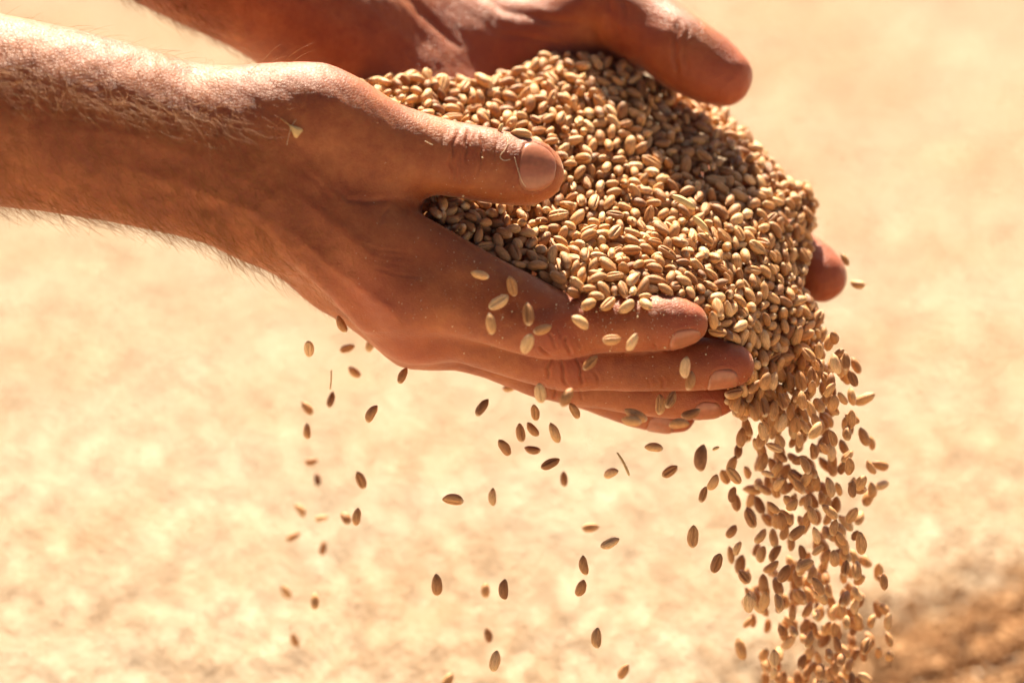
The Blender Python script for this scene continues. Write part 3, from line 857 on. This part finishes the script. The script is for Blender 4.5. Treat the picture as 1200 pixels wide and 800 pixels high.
# ------------------------------------------------------------------ the heap: grains packed by relaxation
NIT = 130
def pack_heap():
    rng=np.random.default_rng(3)
    def inpoly(x,y,poly):
        c=np.zeros(np.shape(x),bool); n=len(poly)
        for i in range(n):
            x1,y1=poly[i]; x2,y2=poly[(i+1)%n]
            m=((y1>y)!=(y2>y))&(x<(x2-x1)*(y-y1)/(y2-y1+1e-9)+x1); c^=m
        return c
    poly=np.array(HEAP_POLY,float)
    def edged(x,y):
        """signed px distance inside polygon (positive inside)"""
        d=np.full(np.shape(x),1e9)
        for i in range(len(poly)):
            a=poly[i]; b=poly[(i+1)%len(poly)]; ab=b-a
            t=np.clip(((x-a[0])*ab[0]+(y-a[1])*ab[1])/(ab@ab),0,1)
            d=np.minimum(d,np.hypot(x-a[0]-t*ab[0],y-a[1]-t*ab[1]))
        return np.where(inpoly(x,y,HEAP_POLY),d,-d)
    # free (silhouette) edges roll away: upper right + right side
    FREE=[(800,112),(850,132),(880,160),(905,192),(950,220),(957,250),(946,290),(940,330),(966,375),(962,410),(940,445)]
    fr=np.array(FREE,float)
    def freed(x,y):
        d=np.full(np.shape(x),1e9)
        for i in range(len(fr)-1):
            a=fr[i]; b=fr[i+1]; ab=b-a
            t=np.clip(((x-a[0])*ab[0]+(y-a[1])*ab[1])/(ab@ab),0,1)
            d=np.minimum(d,np.hypot(x-a[0]-t*ab[0],y-a[1]-t*ab[1]))
        return d
    def depth(x,y):
        R=60.
        d=np.clip(freed(x,y),0,R)
        return heap_depth(x,y)+0.16*(R-np.sqrt(np.maximum(R*R-(R-d)**2,0)))
    def hsd(C):
        """signed 'distance' below the heap skin, >0 below (behind) surface; plus normal"""
        px,py=to_px(C); e=2.0
        D=depth(px,py); Dx=(depth(px+e,py)-D)/(e*PXMM); Dy=(depth(px,py+e)-D)/(e*PXMM)  # dY per mm right / down
        n=np.stack([Dx,-np.ones_like(D),-Dy],-1)   # outward normal: toward the viewer  (surface Y-D(x,z)=0)
        n/=np.linalg.norm(n,axis=1)[:,None]
        # outward = -grad(Y-D) = (Dx, -1, Dz) ; Dz=-Dy
        d=(C[:,1]-D)*(-n[:,1])
        return d,n
    # initial samples: several layers, sized by surface area
    step=3.9
    pts=[]
    for layer,off in enumerate([1.8,5.2,8.6,12.0,15.4]):
        g=[]
        xs=np.arange(395,985,2.5); ys=np.arange(50,505,2.5)
        X,Y=np.meshgrid(xs,ys); X=X.ravel()+rng.uniform(-1,1,X.size); Y=Y.ravel()+rng.uniform(-1,1,X.size)
        m=(edged(X,Y)>4)&((layer<4)|(X<640)); X,Y=X[m],Y[m]
        D=depth(X,Y)+off
        s=PXMM*(1+D/FOCAL_D); C=np.stack([(X-600)*s,D,(400-Y)*s],-1)
        # dart throw
        order=rng.permutation(len(C)); keep=[]; cell={}
        r=4.05
        for i in order:
            c=C[i]; k=tuple((c//r).astype(int)); ok=True
            for dx in(-1,0,1):
                for dy in(-1,0,1):
                    for dz in(-1,0,1):
                        for j in cell.get((k[0]+dx,k[1]+dy,k[2]+dz),()):
                            if ((C[j]-c)**2).sum()<r*r: ok=False;break
                        if not ok:break
                    if not ok:break
                if not ok:break
            if ok: keep.append(i); cell.setdefault(k,[]).append(i)
        pts.append(C[keep]); 
    C=np.concatenate(pts); lay=np.concatenate([[i]*len(p) for i,p in enumerate(pts)])
    h=hands_field(C)
    m=h>0.8; C=C[m]; lay=lay[m]; N=len(C)
    # orientation: mostly tangent, random spin
    _,nrm=hsd(C)
    A=rng.normal(size=(N,3)); A-=nrm*(A*nrm).sum(1)[:,None]*0.55; A/=np.linalg.norm(A,axis=1)[:,None]
    ROUGH=rng.normal(0,0.9,N)
    SCL=np.clip(rng.normal(1.0,0.12,N),0.72,1.28)
    offs=np.array([-1.75,0,1.75]); rad=np.array([1.25,1.62,1.25])
    for it in range(NIT):
        S=(C[:,None]+A[:,None]*offs[None,:,None]*SCL[:,None,None]).reshape(-1,3); R=(rad[None]*SCL[:,None]).reshape(-1)
        own=np.repeat(np.arange(N),3)
        if it%6==0:
            # neighbour list by grain centre
            key=C/7.6; pi=[];pj=[]
            k=np.floor(key).astype(int); k-=k.min(0); dims=k.max(0)+3; k+=1
            code=(k[:,0]*dims[1]+k[:,1])*dims[2]+k[:,2]
            o=np.argsort(code); cs=code[o]
            for dx in(-1,0,1):
                for dy in(-1,0,1):
                    for dz in(-1,0,1):
                        cc=code+(dx*dims[1]+dy)*dims[2]+dz
                        lo=np.searchsorted(cs,cc,'left'); hi=np.searchsorted(cs,cc,'right')
                        n=hi-lo; I=np.repeat(np.arange(N),n); 
                        if len(I)==0: continue
                        st=np.repeat(lo,n); ar=np.arange(len(I))-np.repeat(np.cumsum(n)-n,n); J=o[st+ar]
                        mm=I<J; pi.append(I[mm]);pj.append(J[mm])
            pi=np.concatenate(pi);pj=np.concatenate(pj)
            mm=((C[pi]-C[pj])**2).sum(1)<8.2**2; pi=pi[mm];pj=pj[mm]
        F=np.zeros((N,3)); T=np.zeros((N,3)); W=np.zeros(N)
        for a in range(3):
            for b in range(3):
                ia=pi*3+a; jb=pj*3+b
                v=S[ia]-S[jb]; d=np.sqrt((v**2).sum(1))+1e-6; ov=(R[ia]+R[jb])-d; mm=ov>0
                if not mm.any(): continue
                f=(v[mm]/d[mm,None])*ov[mm,None]*0.5
                I=pi[mm];J=pj[mm]
                np.add.at(F,I,f);np.add.at(F,J,-f); np.add.at(W,I,1);np.add.at(W,J,1)
                np.add.at(T,I,np.cross(S[ia[mm]]-C[I],f)); np.add.at(T,J,np.cross(S[jb[mm]]-C[J],-f))
        # hands
        if it%2==0:
            hd=hands_field(S); g=np.zeros_like(S); near=hd<R
            if near.any():
                gn=np.zeros((near.sum(),3)); e=.5; Q=S[near]
                for v in np.array([[1,-1,-1],[-1,-1,1],[-1,1,-1],[1,1,1.]]): gn+=v*hands_field(Q+v*e)[:,None]
                gn/=np.linalg.norm(gn,axis=1)[:,None]+1e-9
                f=gn*(R[near]-hd[near])[:,None]*0.8; I=own[near]
                np.add.at(F,I,f);np.add.at(W,I,1);np.add.at(T,I,np.cross(S[near]-C[I],f))
        # stay below the skin, pulled gently outward to fill it
        d,n=hsd(C)
        out=np.clip(1.0+ROUGH-d,0,3)
        jit=0.25
        F+=-n*out[:,None]*0.8; W+=(out>0)
        F+=n*np.where((lay<2)&(d>2.6)&(it<NIT*0.65),0.05,0)[:,None]
        W=np.maximum(W,1)
        step_=0.9 if it>40 else 0.6
        C+=F/np.sqrt(W)[:,None]*step_*0.8
        A+=np.cross(T,A)/ (W[:,None]**.5) *0.22
        A/=np.linalg.norm(A,axis=1)[:,None]
    h=hands_field(C); px,py=to_px(C)
    m=(h>0.3)&(edged(px,py)>-14); C,A,SCL,lay=C[m],A[m],SCL[m],lay[m]
    spin=rng.uniform(0,2*np.pi,len(C))
    px,py=to_px(C); vis=np.zeros(len(C))
    # raster id buffer
    Wd=np.full((1300,1300),1e9); ID=np.full((1300,1300),-1)
    yy,xx=np.mgrid[-14:15,-14:15]
    for i in np.argsort(-C[:,1]):
        x0,y0=int(px[i]),int(py[i])
        ax=A[i]; a2=np.array([ax[0],-ax[2]])*3.1/PXMM*SCL[i]; L=np.hypot(*a2)
        d=a2/(L+1e-6); u=xx*d[0]+yy*d[1]; v=-xx*d[1]+yy*d[0]; L=max(L,6.5)
        mk=(u/L)**2+(v/6.3)**2<1
        ys,xs=yy[mk]+y0,xx[mk]+x0; ID[ys,xs]=i
    cnt=np.bincount(ID[ID>=0],minlength=len(C)); 
    order=np.argsort(-cnt,kind='stable'); keep=order[(cnt[order]>0)|(lay[order]<3)|(C[order,0]<15)]
    return C[keep],A[keep],SCL[keep],spin[keep]
hC, hA, hS, hT = pack_heap()
N_IND = 20
for i in range(N_IND):
    place_grain(hC[i], hA[i], hS[i] * 1.0, hT[i], 'plump wheat grain lying on top of the heap held in the hands', 'grains on the skin of the heap')
heap = joined_grains('heap_of_wheat', hC[N_IND:], hA[N_IND:], hS[N_IND:], hT[N_IND:])
tag(heap, 'mass of golden wheat grains heaped in the cupped hands', 'heap of wheat', kind='stuff')

# ------------------------------------------------------------------ grains in the air: (px, py, angle deg, depth mm, scale)
def ax(ang, tilt):
    a = math.radians(ang)
    return (math.cos(a) * math.cos(tilt), math.sin(tilt), math.sin(a) * math.cos(tilt))
rg = np.random.default_rng(42)
LEFT_COLUMN = [(400, 380, 118, 30, .95), (362, 408, 90, 30, 1), (407, 408, 20, 60, .9), (434, 403, 70, 60, .9), (415, 436, 140, 70, .9), (472, 440, 65, 20, 1.0), (360, 478, 130, 75, .9), (388, 468, 75, 60, .9), (435, 484, 60, 15, 1.05),
               (360, 505, 95, 60, .9), (365, 541, 10, 110, .85), (372, 561, 95, 110, .85), (423, 562, 112, 50, 1), (352, 597, 130, 110, .95), (377, 607, 10, 115, .9), (405, 606, 120, 70, .95), (418, 605, 82, 40, 1.0), (344, 628, 30, 120, .9),
               (379, 642, 80, 120, .9), (335, 693, 120, 120, .95), (369, 704, 92, 85, 1.0), (345, 749, 110, 120, .95)]
MIDDLE = [(565, 477, 55, 0, 1.1), (591, 524, 125, 5, 1.1), (610, 507, 98, 20, 1), (624, 503, 130, 25, .9), (627, 483, 100, 15, .95), (633, 460, 98, -12, 1.1), (664, 465, 60, -22, 1.1), (673, 481, 120, 10, .95), (650, 507, 112, 5, 1.1), (624, 527, 170, 30, .9),
          (645, 543, 25, 12, 1.15), (661, 561, 95, 60, .85), (716, 554, 25, 30, .95), (531, 585, 175, 8, 1.15), (577, 582, 90, 35, .95), (512, 685, 92, 0, 1.15), (569, 691, 90, 70, .9), (590, 690, 90, 10, 1.15), (692, 618, 5, 70, .95), (715, 636, 25, 18, 1.1),
          (684, 662, 100, 15, 1.05), (681, 689, 70, 25, 1.05), (699, 747, 88, 20, 1.1), (572, 744, 100, 70, 1.0), (580, 774, 78, 30, 1.15), (731, 786, 60, 60, 1.1), (525, 797, 60, 80, 1.0), (597, 455, 10, 58, .8)]
FRONT = [(562, 322, 165, -14, .95), (600, 335, 105, -12, 1.1), (585, 354, 32, -16, 1.2), (575, 379, 98, -20, 1.1), (619, 368, 95, -18, 1.2), (636, 386, 18, -16, .95), (618, 402, 68, -20, 1.15), (680, 377, 145, -16, 1.05), (717, 398, 5, -18, 1.0), (741, 401, 62, -17, 1.0),
         (692, 425, 45, -14, 1.0), (803, 430, 85, -8, 1.1), (809, 446, 78, -4, 1.0), (774, 474, 88, 4, 1.1), (786, 468, 62, 0, 1.05), (745, 486, 155, -10, 1.25), (740, 493, 175, -14, 1.2), (810, 485, 20, -5, 1.1), (796, 496, 5, -10, 1.1)]
RIGHT = [(766, 524, 175, 10, 1.0), (821, 536, 84, -8, 1.45), (785, 552, 35, 30, .95), (836, 565, 62, 15, 1.0), (824, 579, 70, 30, .9), (860, 557, 130, 15, 1.1), (812, 628, 86, 5, 1.2), (840, 659, 72, 8, 1.15), (864, 642, 70, 40, .85), (786, 552, 30, 50, .8),
         (1036, 681, 92, 30, 1.0), (1009, 636, 95, 20, 1.25), (1004, 668, 85, 30, 1.1), (1005, 333, 165, 60, .95), (990, 304, 120, 62, .8), (1013, 467, 25, 45, 1.25), (1003, 428, 115, 42, 1.05), (992, 440, 100, 38, 1.15), (1021, 518, 110, 60, .9),
         (1032, 545, 165, 55, 1.1), (1034, 568, 20, 55, 1.1), (877, 706, 92, 30, 1.15), (913, 706, 100, 25, 1.1), (868, 760, 105, 60, 1.3), (934, 624, 40, 20, 1.1), (904, 664, 35, 40, 1.0), (919, 672, 62, 30, 1.1), (943, 662, 25, 25, 1.15), (959, 687, 118, 25, 1.1)]
ORD = ['first', 'second', 'third', 'fourth', 'fifth', 'sixth', 'seventh', 'eighth', 'ninth', 'tenth', 'eleventh', 'twelfth', 'thirteenth', 'fourteenth', 'fifteenth', 'sixteenth', 'seventeenth', 'eighteenth', 'nineteenth', 'twentieth',
       'twenty-first', 'twenty-second', 'twenty-third', 'twenty-fourth', 'twenty-fifth', 'twenty-sixth', 'twenty-seventh', 'twenty-eighth', 'twenty-ninth', 'thirtieth']
def lab(lst, where, group, key):
    out = []
    lst = sorted(lst, key=lambda g: g[key])
    for n_, (x, y, a, Y, s) in enumerate(lst):
        a_ = a % 180
        tilt = 'level' if a_ < 20 or a_ > 160 else 'upright' if 75 < a_ < 105 else 'slanted'
        label = '%s wheat grain, %s from the %s %s' % (tilt, ORD[n_], 'left' if key == 0 else 'top', where)
        c = P(x, y, Y)
        hd = hands_field(c[None])[0]
        k = 0
        while hd < 2.2 and k < 20:
            Y -= 2; c = P(x, y, Y); hd = hands_field(c[None])[0]; k += 1
        place_grain(c, ax(a, rg.normal(0, 0.3)), s, rg.random() * 6.28, label, group)
        out.append(c)
    return out
air = []
air += lab(LEFT_COLUMN, 'of the thin column falling below the wrist', 'grains falling below the wrist', 1)
air += lab(MIDDLE, 'of the lone grains below the fingers', 'grains falling below the fingers', 0)
air += lab(FRONT, 'of those in front of the near fingers', 'grains falling in front of the near hand', 0)
air += lab(RIGHT, 'of the strays beside the stream', 'stray grains beside the stream', 1)
air = [c for c in air]
POUR = []
def stream(n, y0, y1, mu, sd, lo, hi, dens=3.4):
    k = 0; tries = 0
    while k < n and tries < 5000:
        tries += 1
        y = rg.uniform(y0, y1); f = (y - y0) / (y1 - y0)
        x = rg.normal(mu[0] + (mu[1] - mu[0]) * f, sd)
        if x < lo[0] + (lo[1] - lo[0]) * f or x > hi[0] + (hi[1] - hi[0]) * f: continue
        Y = 30 + (y - 440) * PXMM * 0.42 + rg.normal(0, 11)
        c = P(x, y, Y)
        if hands_field(c[None])[0] < 2.5: continue
        if ((np.array(air) - c) ** 2).sum(1).min() < dens ** 2: continue
        if ((hC - c) ** 2).sum(1).min() < 3.5 ** 2: continue
        POUR.append((c, ax(rg.normal(98, 26), rg.normal(0, 0.4)), rg.uniform(0.84, 1.13), rg.random() * 6.28))
        air.append(c); k += 1
stream(22, 395, 450, (955, 980), 16, (940, 950), (985, 1005))
stream(78, 440, 505, (925, 942), 38, (866, 850), (992, 1016), 3.3)
stream(80, 500, 575, (936, 945), 44, (850, 840), (1014, 1032), 4.0)
stream(70, 570, 650, (942, 955), 50, (842, 850), (1032, 1040), 4.5)
stream(52, 640, 700, (950, 962), 50, (858, 864), (1034, 1036), 4.5)
stream(150, 690, 840, (960, 975), 46, (866, 866), (1040, 1052), 4.0)
POUR.sort(key=lambda g: g[0][1])
N_POUR = 178
for g in POUR[:N_POUR]:
    place_grain(*g, 'wheat grain in the dense stream pouring off the fingertips at right', 'grains pouring in the stream')
far_pour = joined_grains('pouring_wheat', np.array([g[0] for g in POUR[N_POUR:]]), np.array([g[1] for g in POUR[N_POUR:]]), [g[2] for g in POUR[N_POUR:]], np.array([g[3] for g in POUR[N_POUR:]]))
tag(far_pour, 'farther wheat grains in the back of the pouring stream', 'pouring wheat', kind='stuff')

# a kernel resting on the thumb
place_grain(P(611, 157, 4), ax(172, 0.1), 1.1, 1.0, 'single wheat grain resting on top of the near thumb just behind its nail', None)

# ------------------------------------------------------------------ husks and fibres
def husk(c, axis, nrm, L, W, label, curl=0.35, tail=0.0):
    """thin cupped bract with thickness; mm"""
    axis = nz(axis); nrm = np.array(nrm, float); nrm = nz(nrm - axis * (nrm @ axis)); t = np.cross(axis, nrm)
    n, m = 12, 7; top = []; bot = []
    for i in range(n):
        s = i / (n - 1)
        w = W / 2 * (math.sin(math.pi * min(1, s * 0.92 + 0.04)) ** 0.7) * (1 + 0.12 * math.sin(9 * s))
        if tail: w = W / 2 * (0.05 + max(0, s - tail) / (1 - tail) * (1.05 if s < 0.93 else 0.7))
        for j in range(m):
            b = -1 + 2 * j / (m - 1)
            z = -curl * W * b * b + 0.25 * W * math.sin(3 * s) + 0.05 * W * math.sin(7 * b + 5 * s)
            p = c + axis * (s - 0.5) * L + t * b * w + nrm * z
            top.append(p + nrm * 0.05); bot.append(p - nrm * 0.05)
    V = np.array(top + bot); q = n * m; F = []
    for i in range(n - 1):
        for j in range(m - 1):
            a = i * m + j
            F.append((a, a + m, a + m + 1, a + 1)); F.append((q + a, q + a + 1, q + a + m + 1, q + a + m))
    ring = list(range(m)) + [i * m + m - 1 for i in range(1, n)] + [(n - 1) * m + j for j in range(m - 2, -1, -1)] + [i * m for i in range(n - 2, 0, -1)]
    for a, b in zip(ring, ring[1:] + ring[:1]): F.append((a, b, b + q, a + q))
    o = mesh_obj('wheat_husk', to_world(V), F, M_HUSK, origin=to_world(np.array(c)))
    return tag(o, label, 'husk')
def on_skin(px, py, lift=0.3):
    """point on the near hand seen at this pixel, and its normal"""
    Y = -60.0
    for _ in range(80):
        c = P(px, py, Y); d = field(NEAR, c[None])[0]
        if d < lift: break
        Y += max(d - lift, 0.05)
    return c, grad(NEAR, c[None])[0]
c, nrm = on_skin(340, 148, 0.5)
husk(c + nrm * 0.4, (0.72, 0, -0.6), nrm, 8.0, 4.0, 'pale torn husk stuck to the back of the wrist', 0.15, 0.45)
husk(P(802, 236, 14), (1, 0.2, -0.55), (0.2, -1, 0.5), 9.0, 3.0, 'long pale husk lying among the grains in the middle of the heap', 0.3)
husk(P(822, 262, 15), (0.8, 0.1, -0.8), (0.3, -1, 0.3), 7.0, 2.6, 'shorter curled husk just right of the long husk on the heap', 0.4)
husk(P(731, 543, 10), (0.5, 0.1, -0.95), (0.9, -0.3, 0.3), 8.5, 1.6, 'thin sliver of chaff falling below the fingers', 0.3)
husk(P(839, 525, 10), (0.9, 0.1, 0.4), (0, -1, 0.3), 2.4, 1.2, 'tiny chip of chaff falling beside the large flat grain', 0.3)
husk(P(388, 445, 40), (0.05, 0.1, 1), (1, -0.4, 0), 6.5, 0.9, 'hair-thin chaff needle falling in the left column', 0.3)
c, nrm = on_skin(586, 152, 0.4)
husk(c + nrm * 0.5, (0.35, 0.1, 1), nrm, 3.4, 1.6, 'tiny pale husk scrap on the top edge of the near thumb', 0.3)

def fibre(pxs, label, r=0.09, lift=0.25):
    pts = [on_skin(x, y, lift)[0] for x, y in pxs]
    p = np.array(pts)
    fine = []
    for i in range(len(p) - 1):
        p0, p1, p2, p3 = p[max(i - 1, 0)], p[i], p[i + 1], p[min(i + 2, len(p) - 1)]
        for j in range(5):
            u = j / 5
            fine.append(0.5 * ((2 * p1) + (-p0 + p2) * u + (2 * p0 - 5 * p1 + 4 * p2 - p3) * u * u + (-p0 + 3 * p1 - 3 * p2 + p3) * u ** 3))
    fine.append(p[-1]); fine = np.array(fine)
    d = np.gradient(fine, axis=0); d /= np.linalg.norm(d, axis=1)[:, None]
    u_ = np.cross(d, [0.2, 1, 0.1]); u_ /= np.linalg.norm(u_, axis=1)[:, None]; v_ = np.cross(d, u_)
    V = np.stack([fine + (u_ * math.cos(q) + v_ * math.sin(q)) * r for q in np.arange(5) * 2 * math.pi / 5], 1).reshape(-1, 3)
    F = [(i * 5 + j, i * 5 + (j + 1) % 5, i * 5 + 5 + (j + 1) % 5, i * 5 + 5 + j) for i in range(len(fine) - 1) for j in range(5)]
    F += [tuple(range(5))[::-1], tuple((len(fine) - 1) * 5 + j for j in range(5))]
    o = mesh_obj('straw_fibre', to_world(V), F, M_FIBRE, origin=to_world(fine[0]))
    return tag(o, label, 'fibre')
fibre([(593, 158), (595, 168), (591, 176), (586, 183), (590, 188), (598, 187)], 'thin curled fibre beside the near thumbnail')
fibre([(498, 165), (503, 168), (507, 170)], 'short pale fibre on the middle of the near thumb', 0.1)
fibre([(603, 184), (606, 196), (611, 211), (616, 219)], 'pale thread along the cuticle of the near thumb', 0.08, 0.3)
fibre([(336, 170), (341, 150), (347, 140)], 'light hair-like fibre on the near wrist above the torn husk', 0.07, 0.4)

# flour dust and crumbs clinging to the skin of the near hand
def crumbs(n, seed):
    r = np.random.default_rng(seed)
    w = np.exp(-(((npx - 720) / 120) ** 2 + ((npy - 375) / 30) ** 2)) + 0.35 * np.exp(-(((npx - 560) / 90) ** 2 + ((npy - 330) / 60) ** 2)) + 0.25 * np.exp(-(((npx - 560) / 70) ** 2 + ((npy - 190) / 40) ** 2)) + 0.2 * np.exp(-(((npx - 800) / 80) ** 2 + ((npy - 450) / 30) ** 2))
    w = w * np.clip(-nno[:, 1], 0, 1); w /= w.sum()
    idx = r.choice(len(nco), n, p=w)
    C_ = nco[idx] + nno[idx] * 0.08
    s = r.uniform(0.04, 0.13, n) * (1 + 1.2 * (r.random(n) < 0.06))
    O = np.array([(1, 0, 0), (-1, 0, 0), (0, 1, 0), (0, -1, 0), (0, 0, 1), (0, 0, -1)], float)
    st = r.uniform(0.6, 1.8, (n, 1, 3))
    V = (C_[:, None] + O[None] * s[:, None, None] * st).reshape(-1, 3)
    T = np.array([(0, 2, 4), (2, 1, 4), (1, 3, 4), (3, 0, 4), (2, 0, 5), (1, 2, 5), (3, 1, 5), (0, 3, 5)])
    F = (T[None] + np.arange(n)[:, None, None] * 6).reshape(-1, 3)
    o = mesh_obj('grain_dust', to_world(V), F, M_FIBRE, parent=near_hand, origin=np.array(near_hand.location))
    tag(o, 'pale grain dust clinging to the fingers', kind='stuff')
crumbs(900, 3)
def flecks(n, seed):
    r = np.random.default_rng(seed)
    idx = r.integers(0, int(len(hC) * 0.45), n)
    C_ = hC[idx] + r.normal(0, 0.8, (n, 3)) + np.array([0, -1.7, 0.4])
    B = basis(r.normal(size=(n, 3)), r.random(n) * 6.28)
    L_ = r.uniform(0.4, 1.5, n); W_ = r.uniform(0.2, 0.6, n)
    Q = np.array([(-1, -0.3, 0), (0, -1, 0.25), (1, -0.1, 0), (0.1, 1, 0.25), (-0.1, 0, -0.25)], float)
    loc = Q[None] * np.stack([L_, W_, W_], 1)[:, None]
    V = (C_[:, None] + np.einsum('nij,nkj->nki', B, loc)).reshape(-1, 3)
    T = np.array([(0, 1, 3), (1, 2, 3), (0, 4, 1), (1, 4, 2), (2, 4, 3), (3, 4, 0)])
    F = (T[None] + np.arange(n)[:, None, None] * 5).reshape(-1, 3)
    o = mesh_obj('chaff_flecks', to_world(V), F, M_HUSK, smooth=False, origin=HANDP)
    tag(o, 'tiny pale flecks of chaff scattered among the heaped grains', 'chaff', kind='stuff')
flecks(260, 9)
print('grains placed one by one:', N_GRAIN)
